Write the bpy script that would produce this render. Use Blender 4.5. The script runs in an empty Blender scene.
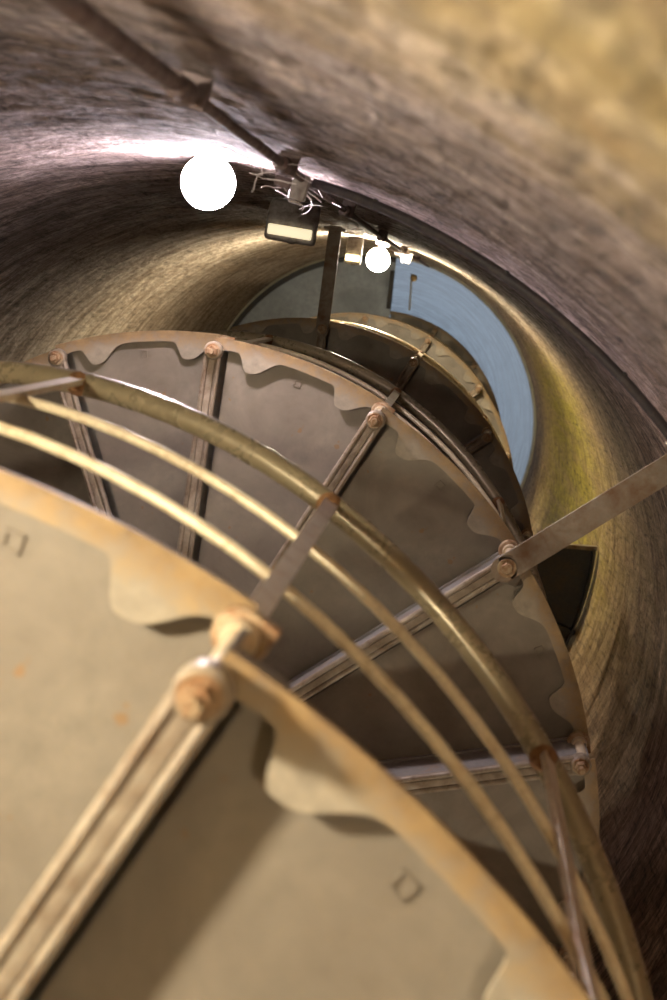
import bpy, bmesh, math, random
from math import sin, cos, pi, radians, atan2, hypot
from mathutils import Vector, Matrix, noise
random.seed(7)
S = bpy.context.scene
COL = S.collection
ZC = 3.3                                   # camera height above the shaft floor

# ------------------------------------------------------------------ camera
F, VX, VY, ROLL, RC = 1483.0, 467.65, 301.24, -0.9769, 1.5714
zd = Vector(((VX-333.5)/F, (VY-500)/F, 1.0)).normalized()
a = Vector((1, 0, 0)); a = (a - a.dot(zd)*zd).normalized(); b = zd.cross(a)
wx = cos(ROLL)*a + sin(ROLL)*b; wy = zd.cross(wx)
right = Vector((wx[0], wy[0], zd[0])); down = Vector((wx[1], wy[1], zd[1])); fwd = Vector((wx[2], wy[2], zd[2]))
cam = bpy.data.cameras.new('camera'); co = bpy.data.objects.new('camera', cam); COL.objects.link(co)
R3 = Matrix((right, -down, -fwd)).transposed()
co.matrix_world = Matrix.Translation((RC, 0, ZC)) @ R3.to_4x4()
cam.sensor_fit = 'HORIZONTAL'; cam.sensor_width = 24; cam.lens = F/667*24
cam.clip_start = 0.02
cam.dof.use_dof = True; cam.dof.focus_distance = 5.0; cam.dof.aperture_fstop = 5.0
S.camera = co

# ------------------------------------------------------------------ world, exposure, lamp strengths
w = bpy.data.worlds.new('world'); S.world = w; w.use_nodes = True
w.node_tree.nodes['Background'].inputs[0].default_value = (0.55, 0.72, 1.0, 1)
w.node_tree.nodes['Background'].inputs[1].default_value = 1.0
S.view_settings.view_transform = 'Standard'; S.view_settings.look = 'None'
S.view_settings.gamma = 1; S.view_settings.use_curve_mapping = False
S.view_settings.exposure = 0.0
E_BULB_LOW, E_FILL_DEEP, E_BULB_MID, E_BULB_TOP, E_FILL_NEAR = 1650, 360, 430, 1000, 290  # the deep and near ones are added fill lamps
C_WARM, C_COOL, C_TOP = (1.0, 0.89, 0.70), (1.0, 0.88, 0.97), (1.0, 0.90, 0.70)
E_DAY = .9
E_FILL_HEAD = 420  # fill lamp added at the shaft head

# ------------------------------------------------------------------ helpers
def tag(o, label=None, cat=None, group=None, kind=None):
    if label: o['label'] = label
    if cat: o['category'] = cat
    if group: o['group'] = group
    if kind: o['kind'] = kind
    return o
def empty(name, loc=(0, 0, 0), rz=0):
    o = bpy.data.objects.new(name, None); COL.objects.link(o); o.location = loc; o.rotation_euler.z = rz
    o.empty_display_size = 0.1
    return o
def obj(name, bm, mat, parent=None, smooth=True, loc=None):
    me = bpy.data.meshes.new(name)
    bmesh.ops.remove_doubles(bm, verts=bm.verts, dist=1e-6)
    bmesh.ops.recalc_face_normals(bm, faces=bm.faces)
    bm.to_mesh(me); bm.free()
    if smooth:
        for p in me.polygons: p.use_smooth = True
        me.set_sharp_from_angle(angle=radians(38))
    if mat: me.materials.append(mat)
    o = bpy.data.objects.new(name, me); COL.objects.link(o)
    if parent: o.parent = parent
    if loc: o.location = loc
    return o
def inst(o, parent=None, loc=None, rz=None):
    c = o.copy(); COL.objects.link(c); c.parent = parent
    if loc is not None: c.location = loc
    if rz is not None: c.rotation_euler.z = rz
    return c
def P(r, phi, z): return Vector((r*cos(phi), r*sin(phi), z))
def box(bm, x0, x1, y0, y1, z0, z1, M=None, bev=0):
    r = bmesh.ops.create_cube(bm, size=1)
    vs = r['verts']
    for v in vs: v.co = Vector(((x0+x1)/2+v.co.x*(x1-x0), (y0+y1)/2+v.co.y*(y1-y0), (z0+z1)/2+v.co.z*(z1-z0)))
    if bev:
        es = list({e for v in vs for e in v.link_edges})
        g = bmesh.ops.bevel(bm, geom=es, offset=bev, segments=2, affect='EDGES', profile=.6)
        vs = list({v for f in g['faces'] for v in f.verts} | {v for v in vs if v.is_valid})
    if M is not None:
        for v in vs: v.co = M @ v.co
    return vs
def ring_tube(bm, pts, rad, n=12, cap=True, flat=1.0):
    """tube along points; rad float or list"""
    N = len(pts); prev = None; rings = []
    for i, p in enumerate(pts):
        t = (pts[min(i+1, N-1)] - pts[max(i-1, 0)]).normalized()
        up = Vector((0, 0, 1)) if abs(t.z) < .95 else Vector((1, 0, 0))
        if prev is None: s = t.cross(up).normalized()
        else: s = (prev - prev.dot(t)*t).normalized()
        prev = s; u = s.cross(t).normalized()
        r = rad[i] if isinstance(rad, (list, tuple)) else rad
        rings.append([bm.verts.new(p + r*(cos(2*pi*k/n)*s + flat*sin(2*pi*k/n)*u)) for k in range(n)])
    for i in range(N-1):
        for k in range(n):
            bm.faces.new((rings[i][k], rings[i][(k+1) % n], rings[i+1][(k+1) % n], rings[i+1][k]))
    if cap:
        bm.faces.new(rings[0][::-1]); bm.faces.new(rings[-1])
def lathe(bm, prof, n=24, M=None):
    """prof list of (r,z)"""
    rings = []
    for r, z in prof:
        rings.append([bm.verts.new((M @ Vector((r*cos(2*pi*k/n), r*sin(2*pi*k/n), z))) if M is not None else (r*cos(2*pi*k/n), r*sin(2*pi*k/n), z)) for k in range(n)])
    for i in range(len(prof)-1):
        for k in range(n):
            bm.faces.new((rings[i][k], rings[i][(k+1) % n], rings[i+1][(k+1) % n], rings[i+1][k]))
    bm.faces.new(rings[0][::-1]); bm.faces.new(rings[-1])
def polar_slab(bm, rin, rout, a0, a1, z0, z1, n=24):
    """slab between radii given as floats or functions of u in 0..1"""
    fi = rin if callable(rin) else (lambda u: rin); fo = rout if callable(rout) else (lambda u: rout)
    L = []
    for i in range(n+1):
        u = i/n; A = a0+(a1-a0)*u
        L.append([bm.verts.new(P(fi(u), A, z0)), bm.verts.new(P(fo(u), A, z0)), bm.verts.new(P(fo(u), A, z1)), bm.verts.new(P(fi(u), A, z1))])
    for i in range(n):
        for k in range(4):
            bm.faces.new((L[i][k], L[i][(k+1) % 4], L[i+1][(k+1) % 4], L[i+1][k]))
    bm.faces.new(L[0][::-1]); bm.faces.new(L[-1])

# ------------------------------------------------------------------ materials
class NT:
    def __init__(s, name):
        s.m = bpy.data.materials.new(name); s.m.use_nodes = True; s.t = s.m.node_tree; s.n = s.t.nodes
        s.b = s.n['Principled BSDF']
    def new(s, t, **kw):
        x = s.n.new(t)
        for k, v in kw.items(): setattr(x, k, v)
        return x
    def link(s, a, b): s.t.links.new(a, b)
    def math(s, op, a, b=None, c=None, clamp=False):
        x = s.new('ShaderNodeMath', operation=op); x.use_clamp = clamp
        for i, v in enumerate((a, b, c)):
            if v is None: continue
            if isinstance(v, (int, float)): x.inputs[i].default_value = v
            else: s.link(v, x.inputs[i])
        return x.outputs[0]
    def coord(s): return s.new('ShaderNodeTexCoord').outputs['Object']
    def noise(s, vec, scale, detail=6, rough=.6, dist=0):
        x = s.new('ShaderNodeTexNoise'); s.link(vec, x.inputs['Vector'])
        x.inputs['Scale'].default_value = scale; x.inputs['Detail'].default_value = detail
        x.inputs['Roughness'].default_value = rough; x.inputs['Distortion'].default_value = dist
        return x.outputs[0]
    def ramp(s, fac, stops):
        x = s.new('ShaderNodeValToRGB'); s.link(fac, x.inputs[0]); cr = x.color_ramp
        while len(cr.elements) < len(stops): cr.elements.new(.5)
        for e, (p, c) in zip(cr.elements, stops):
            e.position = p; e.color = (*c, 1) if len(c) == 3 else c
        return x.outputs[0]
    def mix(s, fac, a, b, mode='MIX'):
        x = s.new('ShaderNodeMix', data_type='RGBA', blend_type=mode)
        for sock, v in ((x.inputs[0], fac), (x.inputs[6], a), (x.inputs[7], b)):
            if isinstance(v, (int, float)): sock.default_value = v
            elif isinstance(v, tuple): sock.default_value = (*v, 1)
            else: s.link(v, sock)
        return x.outputs[2]
    def bump(s, h, strength, dist=.01, prev=None):
        x = s.new('ShaderNodeBump'); s.link(h, x.inputs['Height']); x.inputs['Strength'].default_value = strength
        x.inputs['Distance'].default_value = dist
        if prev: s.link(prev, x.inputs['Normal'])
        return x.outputs[0]
    def vec(s, x, y, z):
        c = s.new('ShaderNodeCombineXYZ')
        for i, v in enumerate((x, y, z)):
            if isinstance(v, (int, float)): c.inputs[i].default_value = v
            else: s.link(v, c.inputs[i])
        return c.outputs[0]
def painted(name, base, rust, amount, rough=.5, metal=0.0, scale=9, spot=0, bumpd=.002, bs=.4):
    """paint with patches of rust / grime; amount = share of second colour"""
    t = NT(name); c = t.coord()
    n1 = t.noise(c, scale, 8, .65, .3); n2 = t.noise(c, scale*6, 4, .6)
    f = t.math('ADD', t.math('MULTIPLY', n1, .75), t.math('MULTIPLY', n2, .25))
    lo = 1-amount
    k = t.ramp(f, [(max(0, lo-.12), (0, 0, 0)), (min(1, lo+.10), (1, 1, 1))])
    v = t.ramp(n2, [(.3, tuple(x*.82 for x in base)), (.7, tuple(min(1, x*1.12) for x in base))])
    col = t.mix(k, v, rust)
    if spot:
        sn = t.ramp(t.noise(c, 26, 3, .5), [(spot, (0, 0, 0)), (spot+.04, (1, 1, 1))])
        col = t.mix(t.math('MULTIPLY', sn, .7), col, (.24, .13, .045))
    t.link(col, t.b.inputs['Base Color'])
    r = t.math('ADD', t.math('MULTIPLY', k, .25), rough, clamp=True)
    t.link(r, t.b.inputs['Roughness'])
    t.b.inputs['Metallic'].default_value = metal
    t.link(t.bump(f, bs, bumpd), t.b.inputs['Normal'])
    return t.m
def plain(name, col, rough=.5, metal=0.0, emit=None, strength=0):
    t = NT(name); t.b.inputs['Base Color'].default_value = (*col, 1)
    t.b.inputs['Roughness'].default_value = rough; t.b.inputs['Metallic'].default_value = metal
    if emit:
        t.b.inputs['Emission Color'].default_value = (*emit, 1); t.b.inputs['Emission Strength'].default_value = strength
    return t.m

M_plate = painted('tread_plate_paint', (.235, .20, .15), (.165, .135, .098), .45, .5, .15, 5, spot=.70, bumpd=.001)
def rim_material():
    t = NT('rim_rusty_paint'); c = t.coord(); sp = t.new('ShaderNodeSeparateXYZ'); t.link(c, sp.inputs[0])
    r = t.math('SQRT', t.math('ADD', t.math('POWER', sp.outputs[0], 2), t.math('POWER', sp.outputs[1], 2)))
    n1 = t.noise(c, 11, 8, .65, .3); n2 = t.noise(c, 45, 5, .6)
    e = t.math('MULTIPLY', t.math('SUBTRACT', r, 1.165), 14)
    f = t.math('ADD', t.math('ADD', t.math('MULTIPLY', n1, 1.5), t.math('MULTIPLY', n2, .6)), e)
    k = t.ramp(t.math('SUBTRACT', f, .9), [(.25, (0, 0, 0)), (.75, (1, 1, 1))])
    v = t.ramp(n2, [(.3, (.24, .205, .15)), (.7, (.35, .295, .21))])
    ru = t.ramp(n1, [(.35, (.14, .085, .04)), (.65, (.34, .225, .095))])
    t.link(t.mix(k, v, ru), t.b.inputs['Base Color']); t.b.inputs['Roughness'].default_value = .55
    t.link(t.bump(f, .4, .002), t.b.inputs['Normal'])
    return t.m
M_rim = rim_material()
M_bar = painted('bar_paint', (.33, .275, .20), (.14, .09, .05), .46, .42, .15, 14)
M_riser = painted('riser_paint', (.22, .205, .185), (.26, .14, .06), .35, .5, .1, 8)
M_bolt = painted('bolt_rust', (.42, .33, .20), (.24, .12, .05), .52, .5, .3, 40)
M_post = painted('post_paint', (.62, .52, .36), (.42, .22, .07), .38, .35, .2, 18)
M_rail = painted('handrail_paint', (.31, .25, .145), (.25, .195, .105), .42, .27, .3, 12, bs=.15)
M_rod = painted('rod_paint', (.72, .60, .38), (.34, .21, .09), .38, .38, .1, 30, bs=.15)
M_weld = painted('weld_rust', (.30, .15, .05), (.14, .06, .02), .5, .7, .1, 60)
M_brace = painted('brace_paint', (.25, .205, .15), (.16, .09, .045), .46, .5, .1, 16)
M_col = painted('column_paint', (.33, .30, .24), (.2, .12, .06), .4, .5, .2, 9)
M_pipe = painted('conduit_paint', (.18, .135, .13), (.09, .06, .055), .5, .6, .1, 25)
M_cable = painted('cable_rubber', (.035, .028, .03), (.09, .07, .06), .4, .6, 0, 30)
M_dark = painted('dark_steel', (.040, .038, .036), (.07, .05, .03), .4, .45, .4, 12)
M_deck = painted('deck_paint', (.33, .36, .38), (.25, .27, .28), .4, .45, .2, 4)
M_house = painted('lamp_housing', (.34, .31, .29), (.16, .13, .12), .45, .5, .1, 30)
M_brass = plain('brass', (.55, .36, .14), .35, .8)
M_web = plain('cobweb', (.75, .70, .68), .9)
M_white = painted('white_paint', (.62, .64, .66), (.4, .38, .36), .35, .35, 0, 20)

def shaft_material():
    t = NT('shaft_concrete'); c = t.coord()
    sp = t.new('ShaderNodeSeparateXYZ'); t.link(c, sp.inputs[0])
    x, y, z = sp.outputs
    phi = t.math('ARCTAN2', y, x)
    zz = t.math('SUBTRACT', z, ZC)
    arc = t.math('MULTIPLY', phi, 1.66)
    # slanted, brushed streaks running around the shaft
    zs = t.math('ADD', z, t.math('MULTIPLY', arc, -.10))
    v1 = t.vec(t.math('MULTIPLY', arc, 2.0), 0, t.math('MULTIPLY', zs, 6.5))
    v2 = t.vec(t.math('MULTIPLY', arc, 5.0), 3, t.math('MULTIPLY', zs, 22))
    s1 = t.noise(v1, 1.3, 8, .68, .5); s2 = t.noise(v2, 2.0, 8, .7, .3)
    g = t.noise(c, 48, 7, .8); g2 = t.noise(c, 9, 5, .6, .4)
    g3 = t.noise(t.vec(t.math('MULTIPLY', arc, 42), 2, t.math('MULTIPLY', zs, 4.5)), 1.0, 5, .7, .2)
    gg = t.math('ADD', t.math('MULTIPLY', g, .35), t.math('MULTIPLY', g3, .65))
    # drips run down
    v3 = t.vec(t.math('MULTIPLY', arc, 9), 7, t.math('MULTIPLY', z, .5)); dr = t.noise(v3, 1.0, 4, .6, .4)
    base = t.ramp(s1, [(.30, (.12, .08, .07)), (.44, (.27, .20, .175)), (.56, (.46, .365, .335)), (.70, (.68, .57, .54))])
    st = t.ramp(s2, [(.38, (.22, .20, .20)), (.50, (.85, .84, .84)), (.60, (1.3, 1.28, 1.28))])
    col = t.mix(.85, base, st, 'MULTIPLY')
    # tan low down and again above; yellow-green on the right; patches have their own edges
    zn = t.math('ADD', zz, t.math('MULTIPLY', t.math('SUBTRACT', g2, .5), .9))
    def band(lo, hi, e):
        u = t.math('MULTIPLY', t.math('SUBTRACT', zn, lo), 1/e, clamp=True)
        d = t.math('MULTIPLY', t.math('SUBTRACT', hi, zn), 1/e, clamp=True)
        return t.math('MULTIPLY', u, d)
    tan = t.ramp(g2, [(.3, (.26, .165, .06)), (.55, (.47, .345, .14)), (.75, (.60, .47, .22))])
    col = t.mix(t.math('MULTIPLY', band(-9, 1.35, .6), .85), col, tan)
    up = t.ramp(s1, [(.34, (.19, .125, .075)), (.48, (.42, .32, .21)), (.64, (.68, .57, .42))])
    col = t.mix(t.math('MULTIPLY', band(5.6, 40, 2.5), .9), col, up)
    # yellow-green tint: right-hand side (phi 0.35..1.9)
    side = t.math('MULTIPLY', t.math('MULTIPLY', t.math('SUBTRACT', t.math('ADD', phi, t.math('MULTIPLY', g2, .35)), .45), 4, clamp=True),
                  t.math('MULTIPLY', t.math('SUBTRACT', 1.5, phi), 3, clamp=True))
    tintn = t.ramp(t.math('ADD', t.math('MULTIPLY', dr, .5), t.math('MULTIPLY', s1, .5)), [(.40, (0, 0, 0)), (.54, (1, 1, 1))])
    tintc = t.ramp(t.noise(c, 14, 4, .6), [(.3, (.17, .165, .010)), (.7, (.54, .52, .06))])
    tf = t.math('MULTIPLY', t.math('MULTIPLY', side, band(7.0, 13.9, 2.5)), t.math('ADD', t.math('MULTIPLY', tintn, .5), .42))
    col = t.mix(tf, col, tintc)
    tf2 = t.math('MULTIPLY', t.math('MULTIPLY', side, band(5.6, 8.0, 1.0)), t.math('MULTIPLY', tintn, .4))
    col = t.mix(tf2, col, (.13, .12, .015))
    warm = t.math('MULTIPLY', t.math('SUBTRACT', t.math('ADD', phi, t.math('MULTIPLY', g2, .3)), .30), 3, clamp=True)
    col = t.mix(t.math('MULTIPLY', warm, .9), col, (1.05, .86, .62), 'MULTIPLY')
    # pits
    pit = t.ramp(gg, [(.38, (.16, .14, .13)), (.50, (1, 1, 1)), (.62, (1.15, 1.15, 1.15))])
    col = t.mix(.75, col, pit, 'MULTIPLY')
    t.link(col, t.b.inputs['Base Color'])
    t.b.inputs['Roughness'].default_value = .82
    n = t.bump(s2, .9, .03); n = t.bump(g, 1.0, .012, n); n = t.bump(g2, .8, .04, n)
    t.link(n, t.b.inputs['Normal'])
    return t.m
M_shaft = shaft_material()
def dome_material():
    t = NT('blue_painted_steel'); c = t.coord()
    sp = t.new('ShaderNodeSeparateXYZ'); t.link(c, sp.inputs[0]); x, y, z = sp.outputs
    phi = t.math('ARCTAN2', y, x)
    s = t.noise(t.vec(t.math('MULTIPLY', phi, 2.0), 0, t.math('MULTIPLY', z, 5)), 1.6, 7, .65, .4)
    col = t.ramp(s, [(.38, (.04, .065, .085)), (.48, (.10, .145, .18)), (.57, (.26, .33, .37))])
    fl = t.ramp(t.noise(c, 7, 6, .7), [(.66, (0, 0, 0)), (.70, (1, 1, 1))])
    col = t.mix(t.math('MULTIPLY', fl, .6), col, (.10, .09, .07))
    t.link(col, t.b.inputs['Base Color']); t.b.inputs['Roughness'].default_value = .42
    t.link(t.bump(s, .3, .02), t.b.inputs['Normal'])
    return t.m
M_dome = dome_material()

# ------------------------------------------------------------------ the shaft
Z_DECK = 14.4
def wall_frame(z):                       # centre and radius of the shaft at height z above the camera
    if z < 6: return 0.0, 0.015, 1.675
    u = min((z-6)/(Z_DECK-6), 1); u = u*u*(3-2*u)*.5+u*.5
    return .064*u, .015-.157*u, 1.675-.059*u
def wallpt(phi, z, inset=0.0):
    cx, cy, R = wall_frame(z); R -= inset; c, s = cos(phi), sin(phi)
    bq = c*cx+s*cy; d = bq*bq-(cx*cx+cy*cy-R*R); t = bq+math.sqrt(d)
    return Vector((t*c, t*s, z+ZC))
def shaft_mesh():
    bm = bmesh.new()
    phs = [radians(-115+i*.30) for i in range(int(245/.30))]
    p_ = phs[-1]
    while p_ < radians(243.5): p_ += radians(1.5); phs.append(p_)
    NP = len(phs)
    zs = []; z = -ZC
    while z < Z_DECK-.03: zs.append(z); z += .10 if z < -.2 else (.028 if z < 7 else .055)
    zs.append(Z_DECK)
    N = noise.noise; rows = []
    for z in zs:
        row = []
        for ph in phs:
            A = ph*1.67; zz = z-A*.10
            q = Vector((cos(ph)*1.6, sin(ph)*1.6, z*2.0))
            d = .007*N(q*1.1)
            d += .0055*N(Vector((A*9, 0, zz*17)))+.0038*N(Vector((A*26, 5, zz*38)))+.0030*N(Vector((A*70, 9, zz*40)))
            if z > Z_DECK-.2: d *= .2
            row.append(bm.verts.new(wallpt(ph, z, -.016+d)))
        rows.append(row)
    for j in range(len(zs)-1):
        a, b = rows[j], rows[j+1]
        for i in range(NP):
            k = (i+1) % NP
            bm.faces.new((a[i], a[k], b[k], b[i]))
    lo = [bm.verts.new(P(2.0, ph, 0)) for ph in phs]; hi = [bm.verts.new(P(2.0, ph, Z_DECK+ZC)) for ph in phs]
    for i in range(NP):
        j = (i+1) % NP
        bm.faces.new((lo[j], lo[i], hi[i], hi[j])); bm.faces.new((rows[0][i], lo[i], lo[j], rows[0][j])); bm.faces.new((hi[i], rows[-1][i], rows[-1][j], hi[j]))
    return bm
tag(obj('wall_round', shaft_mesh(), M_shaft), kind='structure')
bm = bmesh.new(); lathe(bm, [(2.0, -.2), (2.0, 0)], 64)
tag(obj('floor', bm, M_shaft, smooth=False), kind='structure')
# steel dome over the head of the shaft
DC = Vector((.064, -.142, 0))
def dome_mesh():
    bm = bmesh.new(); NP = 96
    prof = [(1.615, 0), (1.61, .25), (1.58, .6), (1.49, 1.2), (1.33, 2.0), (1.08, 2.8), (.80, 3.3)]
    outer = [(r+.05, z+.03) for r, z in prof]
    full = prof+outer[::-1]
    rings = [[bm.verts.new(DC+P(r, 2*pi*i/NP, z+ZC+Z_DECK)) for i in range(NP)] for r, z in full]
    n = len(full)
    for j in range(n):
        A, B = rings[j], rings[(j+1) % n]
        for i in range(NP): bm.faces.new((A[i], A[(i+1) % NP], B[(i+1) % NP], B[i]))
    return bm
tag(obj('ceiling', dome_mesh(), M_dome), kind='structure')
# lip between concrete and steel
bm = bmesh.new(); n = 120
pr = [(1.612, -.05), (1.66, -.05), (1.66, .03), (1.605, .03), (1.600, -.01)]
rg = [[bm.verts.new(DC+P(r, 2*pi*i/n, z+ZC+Z_DECK)) for i in range(n)] for r, z in pr]
for j in range(len(pr)):
    A, B = rg[j], rg[(j+1) % len(pr)]
    for i in range(n): bm.faces.new((A[i], A[(i+1) % n], B[(i+1) % n], B[i]))
tag(obj('trim_1', bm, painted('lip_paint', (.55, .50, .33), (.35, .30, .18), .4, .5)), kind='structure')
# daylight falling through the round skylight of the dome
sky = bpy.data.lights.new('skylight', 'AREA'); sky.shape = 'DISK'; sky.size = 1.5; sky.energy = E_DAY*10; sky.color = (.80, .90, 1.0)
so = bpy.data.objects.new('skylight', sky); COL.objects.link(so); so.location = (DC.x, DC.y, ZC+Z_DECK+3.35)

# ------------------------------------------------------------------ the spiral staircase
Z0, PHI0, DPH = 1.1881, .0015, .4203
RB, RR, RP, RI = 1.187, 1.218, 1.178, .11
H0, H1, H2 = 1.183, .518, .809
KMIN, KTOP = -17, 61
def zj(k): return Z0+k*.18+.05*max(0.0, k-17.0)
def pj(k): return PHI0-k*DPH
stair = empty('spiral_staircase', (0, 0, 0))
tag(stair, 'rusty cream metal spiral staircase of wedge treads winding up the middle of the shaft', 'staircase')
Z = ZC
# local tread: joint at angle 0, the tread spans to -DPH; local z=0 is the underside of its rim band
def r_in(u):
    d = .0
    for u0 in (.775, .215):
        t = u-u0
        d += .050*(math.exp(-(t/.062)**4) if t > 0 else math.exp(-abs(t/.105)**2.6))
    d += .014*(math.exp(-(u/.04)**2)+math.exp(-((1-u)/.04)**2))
    return 1.187-d
def make_plate():
    bm = bmesh.new(); n = 14
    e = .004
    # wedge whose back edge stops short of the next bar, leaving a slot that an added plate keeps dark
    def wedge(z0, z1, off0, off1, aoff0=0.0, full=False):
        L = []
        for q in range(n+1):
            u = q/n; row = []
            for rr in (RI, RR-.008):
                A0_ = -off0/rr; A1_ = -DPH+off1/rr
                if full: A0_ = -DPH+aoff0/rr
                A = A0_+(A1_-A0_)*u; row.append((rr, A))
            (ra, Aa), (rb, Ab) = row
            L.append([bm.verts.new(P(ra, Aa, z0)), bm.verts.new(P(rb, Ab, z0)), bm.verts.new(P(rb, Ab, z1)), bm.verts.new(P(ra, Aa, z1))])
        for q in range(n):
            for k in range(4): bm.faces.new((L[q][k], L[q][(k+1) % 4], L[q+1][(k+1) % 4], L[q+1][k]))
        bm.faces.new(L[0][::-1]); bm.faces.new(L[-1])
    wedge(.024, .034, .004, .035)
    return bm
def make_rim():
    bm = bmesh.new()
    polar_slab(bm, r_in, RR, -.002, -DPH-.002, 0, .010, 110)
    polar_slab(bm, RR-.026, RR-.018, -.002, -DPH-.002, .008, .042, 24)
    return bm
def make_mark():
    bm = bmesh.new(); A = -DPH*.5; s = .011
    M = Matrix.Rotation(A, 4, 'Z') @ Matrix.Translation((1.150, 0, .0205))
    for (x0, x1, y0, y1) in ((-s, s, -s, -s+.004), (-s, s, s-.004, s), (-s, -s+.004, -s, s), (s-.004, s, -s, s)):
        box(bm, x0, x1, y0, y1, .001, .005, M, .0008)
    return bm
def make_slot_backing():      # backing plate added above the slot to keep it dark
    bm = bmesh.new()
    box(bm, RI, RR-.012, .006, .062, .085, .091, Matrix.Translation((0, 0, 0)), None or 0)
    box(bm, RI, RR-.012, .056, .061, .056, .088)
    return bm
def make_bar():      # radial bar under joint; local origin at the axis, bolt level z=0
    bm = bmesh.new()
    box(bm, RI, RB, -.021, .021, .006, .026, None, .003)
    for y in (-.0165, .0165):
        ring_tube(bm, [Vector((RI, y, .004)), Vector((RB-.02, y, .004))], .0075, 8)
    box(bm, RI, RB-.01, -.009, .009, .0, .01, None, .002)
    M = Matrix.Translation((RB-.006, 0, 0))
    lathe(bm, [(.022, -.008), (.026, -.003), (.026, .022), (.022, .028)], 24, M)
    return bm
def make_bolt():
    bm = bmesh.new(); M = Matrix.Translation((RB-.006, 0, 0))
    lathe(bm, [(.020, -.013), (.021, -.006)], 20, M)
    lathe(bm, [(.014, -.030), (.0165, -.027), (.0165, -.013)], 6, M)
    lathe(bm, [(.0075, -.046), (.0085, -.043), (.0085, -.02)], 12, M)
    return bm
def make_riser(h):
    bm = bmesh.new(); n = 1
    box(bm, RI, RR-.012, -.004, .004, .02, .03+h+.03, None, .001)
    # raised frame on the riser's back
    for z0 in (.045, h+.02): box(bm, RI+.02, RR-.03, -.010, -.002, z0, z0+.016, None, .002)
    return bm
def make_post(hz):    # local origin on the axis, bolt level
    bm = bmesh.new(); r = RB+.003
    ring_tube(bm, [Vector((r, 0, -.004)), Vector((r, 0, .235))], .0125, 14)
    lathe(bm, [(.018, .0), (.02, .01), (.018, .03)], 16, Matrix.Translation((r, 0, .16)))
    x = RP+.006
    q = [Vector((r, 0, .23)), Vector((x+.006, 0, .30)), Vector((x, 0, H1)), Vector((x, 0, H0))]
    vs = []
    for i, p_ in enumerate(q):
        wy_ = .0125
        vs.append([bm.verts.new(p_+Vector((sx*.005, sy*wy_, 0))) for sx, sy in ((-1, -1), (1, -1), (1, 1), (-1, 1))])
    for i in range(3):
        for k in range(4): bm.faces.new((vs[i][k], vs[i][(k+1) % 4], vs[i+1][(k+1) % 4], vs[i+1][k]))
    bm.faces.new(vs[0][::-1]); bm.faces.new(vs[-1])
    return bm
def make_collar():
    bm = bmesh.new(); M = Matrix.Translation((RB+.003, 0, .176))
    lathe(bm, [(.018, 0), (.027, .004), (.030, .012), (.027, .020), (.018, .024)], 24, M)
    box(bm, RB+.012, RB+.030, -.008, .030, .178, .196, None, .003)
    return bm
def make_weld():
    bm = bmesh.new()
    lathe(bm, [(.012, -.030), (.018, -.022), (.022, -.012), (.015, -.004)], 16, Matrix.Translation((RP, 0, H0)))
    return bm
pr_plate = pr_rim = None
risers = {}
protos = {}
def part(key, mk, mat, parent, loc, rz, name=None):
    if key in protos:
        o = inst(protos[key], parent, loc, rz)
    else:
        o = obj(name or key, mk(), mat, parent); o.location = loc; o.rotation_euler.z = rz; protos[key] = o
    return o
for k in range(KMIN, KTOP):
    z = zj(k)+Z; rise = zj(k+1)-zj(k); ph = pj(k)
    # tread k sits between joint k and k+1
    tr = part('tread', make_plate, M_plate, stair, (0, 0, zj(k+1)+Z+.028), ph)
    part('rim_band', make_rim, M_rim, tr, (0, 0, 0), 0)
    part('embossed_mark', make_mark, M_plate, tr, (0, 0, 0), 0)
    rk = 'riser' if rise < .2 else 'riser_tall'
    rs = part(rk, lambda: make_riser(rise), M_riser, stair, (0, 0, z), ph, 'riser')
    part('slot_dark_backing', make_slot_backing, M_riser, rs, (0, 0, 0), 0)  # added backing, keeps light out of the slot
    br = part('radial_bar', make_bar, M_bar, stair, (0, 0, z), ph)
    part('bolt', make_bolt, M_bolt, br, (0, 0, 0), 0)
    po = part('baluster', lambda: make_post(0), M_post, stair, (0, 0, z), ph)
    part('collar', make_collar, M_bolt, po, (0, 0, 0), 0)
    part('weld', make_weld, M_weld, po, (0, 0, 0), 0)
def helix_pts(k0, k1, r, h, n=8):
    return [P(r, pj(k0+(k1-k0)*i/((k1-k0)*n)), zj(k0+(k1-k0)*i/((k1-k0)*n))+Z+h) for i in range((k1-k0)*n+1)]
bm = bmesh.new(); ring_tube(bm, helix_pts(KMIN, KTOP-1, RP, H0), .0205, 18); obj('handrail', bm, M_rail, stair)
for h in (H1, H2):
    bm = bmesh.new(); ring_tube(bm, helix_pts(KMIN, KTOP-1, RP-.002, h), .0082, 12); obj('guard_rod', bm, M_rod, stair)
bm = bmesh.new(); lathe(bm, [(.112, 0), (.112, Z+Z_DECK+.9)], 40); obj('central_column', bm, M_col, stair)

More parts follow.
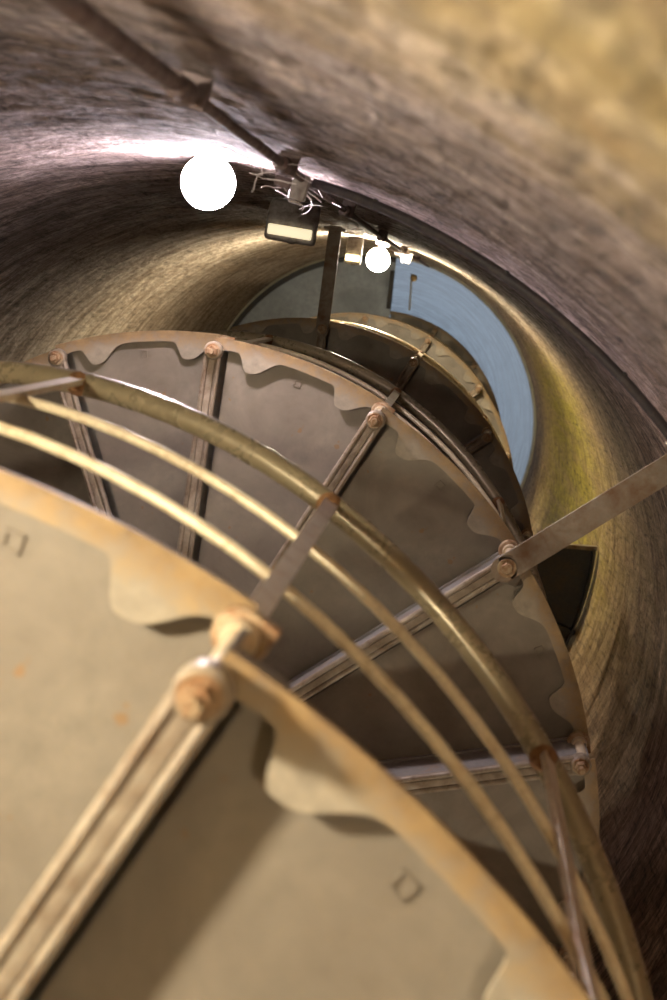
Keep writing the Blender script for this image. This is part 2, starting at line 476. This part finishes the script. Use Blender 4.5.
# ------------------------------------------------------------------ flat braces from the stair rim to the wall
def brace(k, dphi, wdt, label, up=.0):
    ph = pj(k)+dphi; z = zj(k)+Z
    e = wallpt(ph, zj(k)); L = hypot(e.x, e.y)+.01
    root = empty('wall_brace', (0, 0, z), ph)
    tag(root, label, 'brace', 'wall braces')
    del root['group']
    bm = bmesh.new()
    box(bm, RB-.02, L, -wdt/2, wdt/2, -.026, -.016, None, .002)
    lathe(bm, [(wdt/2, -.026), (wdt/2, -.016)], 28, Matrix.Translation((RB-.02, 0, 0)))
    obj('flat_bar', bm, M_brace, root)
    bm = bmesh.new(); M = Matrix.Translation((RB-.012, 0, -.014))
    lathe(bm, [(.024, -.018), (.024, -.013)], 20, M); lathe(bm, [(.013, -.030), (.015, -.027), (.015, -.018)], 6, M)
    obj('bolt', bm, M_bolt, root)
    bm = bmesh.new(); box(bm, L-.022, L-.008, -wdt*.8, wdt*.8, -.07, .03, None, .003); obj('wall_plate', bm, M_brace, root)
    return root
brace(14, 0, .066, 'flat rusty brown steel brace reaching from the nearer stair rim to the right wall')
brace(31, 0, .066, 'dark flat steel brace standing upright in view beside the second glowing lamp')

# ------------------------------------------------------------------ side landing and top deck
ZL = 8.55
land = empty('side_landing', P(1.4, radians(75), ZL+Z)*1.0)
tag(land, 'dark steel landing wedge with ribs bridging stair and right wall', 'landing')
li = land.location.copy()
def sh(bm):
    for v in bm.verts: v.co -= li
    return bm
a0, a1 = radians(60), radians(120)
def rw_at(z, inset=.0):
    return lambda u: hypot(*(wallpt(a0+(a1-a0)*u, z, inset).xy))
bm = bmesh.new(); polar_slab(bm, 1.235, rw_at(ZL, .004), a0, a1, ZL+Z+.05, ZL+Z+.065, 24); obj('floor_plate', sh(bm), M_dark, land)
bm = bmesh.new(); polar_slab(bm, rw_at(ZL, .02), rw_at(ZL, .006), a0, a1, ZL+Z-.02, ZL+Z+.05, 24); obj('edge_angle', sh(bm), M_dark, land)
for q in (0, .30, .62, .97):
    A = a0+(a1-a0)*q; bm = bmesh.new()
    M = Matrix.Rotation(A, 4, 'Z') @ Matrix.Translation((0, 0, ZL+Z))
    box(bm, 1.235, 1.645, -.012, .012, 0, .05, M, .002); obj('rib', sh(bm), M_brace if q == 0 else M_dark, land)
deck = empty('top_deck', (0, 0, Z_DECK+Z))
tag(deck, 'smooth dark grey deck underside closing the head of the shaft behind the second lamp', 'deck')
a0, a1 = pj(60.9)+60*0-0, 0
A0 = radians(-27.5); A1 = radians(-27.5-215)
def rwd(u):
    return hypot(*(wallpt(A0+(A1-A0)*u, Z_DECK, .006).xy))
bm = bmesh.new(); polar_slab(bm, .14, rwd, A0, A1, -.06, 0, 90); obj('deck_plate', bm, M_deck, deck)
bm = bmesh.new(); polar_slab(bm, lambda u: rwd(u)-.05, lambda u: rwd(u)-.002, A0, A1, -.10, -.061, 90); obj('outer_angle', bm, M_dark, deck)
bm = bmesh.new(); box(bm, RR+.02, 1.60, -.02, .02, -.13, -.002, Matrix.Rotation(A0-.012, 4, 'Z'), .003); obj('end_beam', bm, M_dark, deck)

# ------------------------------------------------------------------ conduit, cable
PC = radians(-16.4)
cd = empty('vertical_conduit', wallpt(PC, -ZC, .02))
tag(cd, 'dusty purple-brown conduit pipe running straight up the wall past the bright bulbs', 'conduit')
def pc(z, inset=.014): return wallpt(PC, z, inset)
def shl(bm, o):
    for v in bm.verts: v.co -= o.location
    return bm
bm = bmesh.new(); ring_tube(bm, [pc(z) for z in (-3.2, -1, 0, 1, 1.9)], .0125, 16); obj('lower_pipe', shl(bm, cd), M_pipe, cd)
bm = bmesh.new(); ring_tube(bm, [pc(1.9+i*.5) for i in range(25)], .0095, 14); obj('upper_pipe', shl(bm, cd), M_pipe, cd)
for zc_ in (1.97, 3.05, 4.6, 6.5, 8.6, 10.8):
    bm = bmesh.new(); M = Matrix.Translation(pc(zc_))
    lathe(bm, [(.012, -.04), (.0165, -.036), (.0165, -.01), (.014, -.006), (.014, .015), (.0175, .02), (.0175, .04), (.010, .045)], 18, M)
    obj('coupling', shl(bm, cd), M_pipe, cd)
    bm = bmesh.new(); M = Matrix.Translation(pc(zc_, 0)) @ Matrix.Rotation(PC, 4, 'Z')
    box(bm, -.030, .02, -.022, .022, .075, .09, M, .004); obj('pipe_clip', shl(bm, cd), M_pipe, cd)
jb = obj('junction_box', bmesh.new(), M_house)
bpy.data.objects.remove(jb)
def junction(z, s, label):
    o = empty('junction_box', wallpt(PC, z, .035), PC); tag(o, label, 'junction box')
    bm = bmesh.new(); box(bm, -.03, .03, -s, s, -s, s, None, .007); obj('box_body', bm, M_house, o)
    bm = bmesh.new(); box(bm, -.038, -.031, -s*.85, s*.85, -s*.85, s*.85, None, .003); obj('box_lid', bm, M_house, o)
    bm = bmesh.new(); ring_tube(bm, [Vector((0, -s, 0)), Vector((0, -s-.04, 0))], .012, 12); obj('cable_gland', bm, M_pipe, o)
    return o
junction(3.42, .019, 'small dusty junction box on the conduit beside the nearest bright bulb')
junction(9.3, .035, 'small junction box on the conduit beside the farther bright bulb')
bm = bmesh.new(); pts = []
for i in range(90):
    u = i/89; ph = PC+.01+u*radians(95)
    pts.append(wallpt(ph, 3.52-.06*sin(u*9)-.25*min(1, u*3)+.05*min(1, u*4), .012))
ring_tube(bm, pts, .0115, 10)
oc = obj('wall_cable', bm, M_cable)
tag(oc, 'black cable clipped around the wall, curving from the conduit to the right edge', 'cable')
for i in range(5, 90, 11):
    p_ = pts[i]; ph = atan2(p_.y, p_.x); bm = bmesh.new(); M = Matrix.Translation(p_) @ Matrix.Rotation(ph, 4, 'Z')
    box(bm, -.010, .014, -.006, .006, -.009, .009, M, .003); obj('cable_clip', bm, M_dark, oc)

# ------------------------------------------------------------------ lamps
def bulb_lamp(r, phi, z, rad, colr, E, label, shade=False, name='globe_lamp'):
    phi = radians(phi); o = empty(name, P(r, phi, z+Z), phi); tag(o, label, 'lamp')
    m = plain('lit_bulb', (.9, .9, .9), .3, 0, colr, E)
    bm = bmesh.new(); n = 9
    prof = [(rad*sin(pi*i/(2*n)*1.75+.02), -rad*cos(pi*i/(2*n)*1.75+.02)) for i in range(n+1)]
    lathe(bm, prof, 28); obj('glass_globe', bm, m, o)
    ztop = prof[-1][1]
    bm = bmesh.new(); lathe(bm, [(prof[-1][0]+.012, ztop-.002), (prof[-1][0]+.016, ztop+.012), (.045, ztop+.03), (.04, ztop+.085), (.03, ztop+.09)], 28); obj('lamp_cap', bm, M_house, o)
    if shade:
        bm = bmesh.new(); q = rad
        lathe(bm, [(q*.999, .016), (q*.99, .024), (q*.86, .046), (.045, ztop+.028), (.040, ztop+.026), (q*.82, .040), (q*.96, .018)], 32)
        obj('lamp_shade', bm, M_house, o)
    W = hypot(*wallpt(phi, z).xy)-r
    bm = bmesh.new(); box(bm, 0, W+.01, -.018, .018, ztop+.045, ztop+.075, None, .004); obj('wall_arm', bm, M_house, o)
    bm = bmesh.new(); box(bm, W-.012, W+.01, -.04, .04, ztop+.0, ztop+.12, None, .004); obj('back_plate', bm, M_house, o)
    return o
bulb_lamp(1.619, -26.6, 3.85, .070, C_COOL, E_BULB_MID, 'nearest glaring white globe bulb lamp on the upper left wall', True)
bulb_lamp(1.585, -21.6, 9.0, .070, C_TOP, E_BULB_TOP, 'smaller farther glaring bulb lamp high up, just right of the upright dark brace')
bulb_lamp(1.590, -42, .62, .062, C_WARM, E_BULB_LOW, 'warm globe bulb lamp low on the wall below the picture edge')
bulb_lamp(1.58, 112, 2.0, .062, C_WARM, E_FILL_DEEP, 'added warm globe fill lamp on the far side of the shaft, unseen outside the frame')  # added fill for the right wall and second flight
bulb_lamp(1.50, 104, 12.4, .06, C_TOP, E_FILL_HEAD, 'added globe fill lamp near the head of the shaft, hidden behind the stair')  # added fill for the upper wall below the dome
bulb_lamp(1.60, 36, .1, .055, C_WARM, E_FILL_NEAR, 'added warm globe fill lamp on the wall right of the viewer, unseen outside the frame')  # added fill for the guard rods
def bulkhead(r, phi, z, wd, E, label, colr=(1, .86, .55)):
    phi = radians(phi); o = empty('bulkhead_lamp', P(r, phi, z+Z), phi); tag(o, label, 'lamp')
    W = hypot(*wallpt(phi, z).xy)-r
    bm = bmesh.new()          # housing: tapered tray with its back on the wall
    vs = []
    for zz_, x0, x1, y in ((0, -.045, .02, wd), (.03, -.05, W, wd*1.05), (.16, -.01, W+.01, wd*.62)):
        vs.append([bm.verts.new((x0, -y, zz_)), bm.verts.new((x1, -y, zz_)), bm.verts.new((x1, y, zz_)), bm.verts.new((x0, y, zz_))])
    for i in range(2):
        for k in range(4): bm.faces.new((vs[i][k], vs[i][(k+1) % 4], vs[i+1][(k+1) % 4], vs[i+1][k]))
    bm.faces.new(vs[0][::-1]); bm.faces.new(vs[-1]); bmesh.ops.bevel(bm, geom=bm.edges[:], offset=.014, segments=3, affect='EDGES', profile=.6); obj('housing', bm, M_house, o)
    bm = bmesh.new(); box(bm, -.030, .006, -wd*.88, wd*.88, -.022, .0, None, .006)
    obj('diffuser', bm, plain('diffuser_glass', (.8, .75, .6), .4, 0, colr, E), o)
    bm = bmesh.new(); ring_tube(bm, [Vector((.0, 0, .09)), Vector((-.045, 0, .07))], .016, 18); obj('conduit_hole', bm, M_cable, o)
    return o
bulkhead(1.575, -24.4, 5.2, .088, .9, 'bulkhead lamp with a dim yellowish diffuser between the two glaring bulbs')
bulkhead(1.576, -26.0, 8.6, .046, 5, 'bulkhead lamp with a bright yellow diffuser just left of the farther bulb', (1, .8, .4))

# dusty cobwebs round the fittings
def web(z0, z1, n, spread, label):
    bm = bmesh.new()
    for i in range(n):
        ph = PC+radians(random.uniform(-5, 3))*spread; z = random.uniform(z0, z1); q = wallpt(ph, z, random.uniform(.01, .05))
        pts = [q]
        d = Vector((random.uniform(-1, 1)*.3, random.uniform(-1, 1), random.uniform(-1, 1))).normalized()
        for j in range(7):
            d = (d+Vector((random.uniform(-.2, .2), random.uniform(-.5, .5), random.uniform(-.5, .5)))).normalized()
            q = q+d*.010; rmax = hypot(*wallpt(atan2(q.y, q.x), q.z-Z).xy)-.004
            if hypot(q.x, q.y) > rmax: q = Vector((q.x*rmax/hypot(q.x, q.y), q.y*rmax/hypot(q.x, q.y), q.z))
            pts.append(q)
        ring_tube(bm, pts, random.uniform(.0005, .0014), 5)
    o = obj('cobweb', bm, M_web); tag(o, label, 'cobweb', kind='stuff'); return o
web(3.0, 4.2, 26, .8, 'dusty white cobweb strands on the conduit beside the nearest bright bulb')
web(5.5, 9.2, 30, .5, 'thin cobweb strands on the conduit near the farther bright bulb')

# rod and holder hanging under the blue dome
rod = empty('dome_rod', DC+P(1.3, radians(-20), Z_DECK+Z+.05)); tag(rod, 'thin white rod with a brass holder crossing the blue dome edge', 'rod')
bm = bmesh.new(); ring_tube(bm, [P(1.26, radians(-19), 0)+Vector((0,0,Z_DECK+Z-.12)), P(1.60, radians(-21.5), 0)+Vector((0,0,Z_DECK+Z-.10))], .010, 12)
for v in bm.verts: v.co -= rod.location
obj('rod_bar', bm, M_white, rod)
bm = bmesh.new(); q = P(1.565, radians(-20.5), Z_DECK+Z+.0)
lathe(bm, [(.02, -.05), (.034, -.04), (.034, .0), (.022, .02)], 16, Matrix.Translation(q+Vector((0, 0, -.10))))
for v in bm.verts: v.co -= rod.location
obj('brass_holder', bm, M_brass, rod)
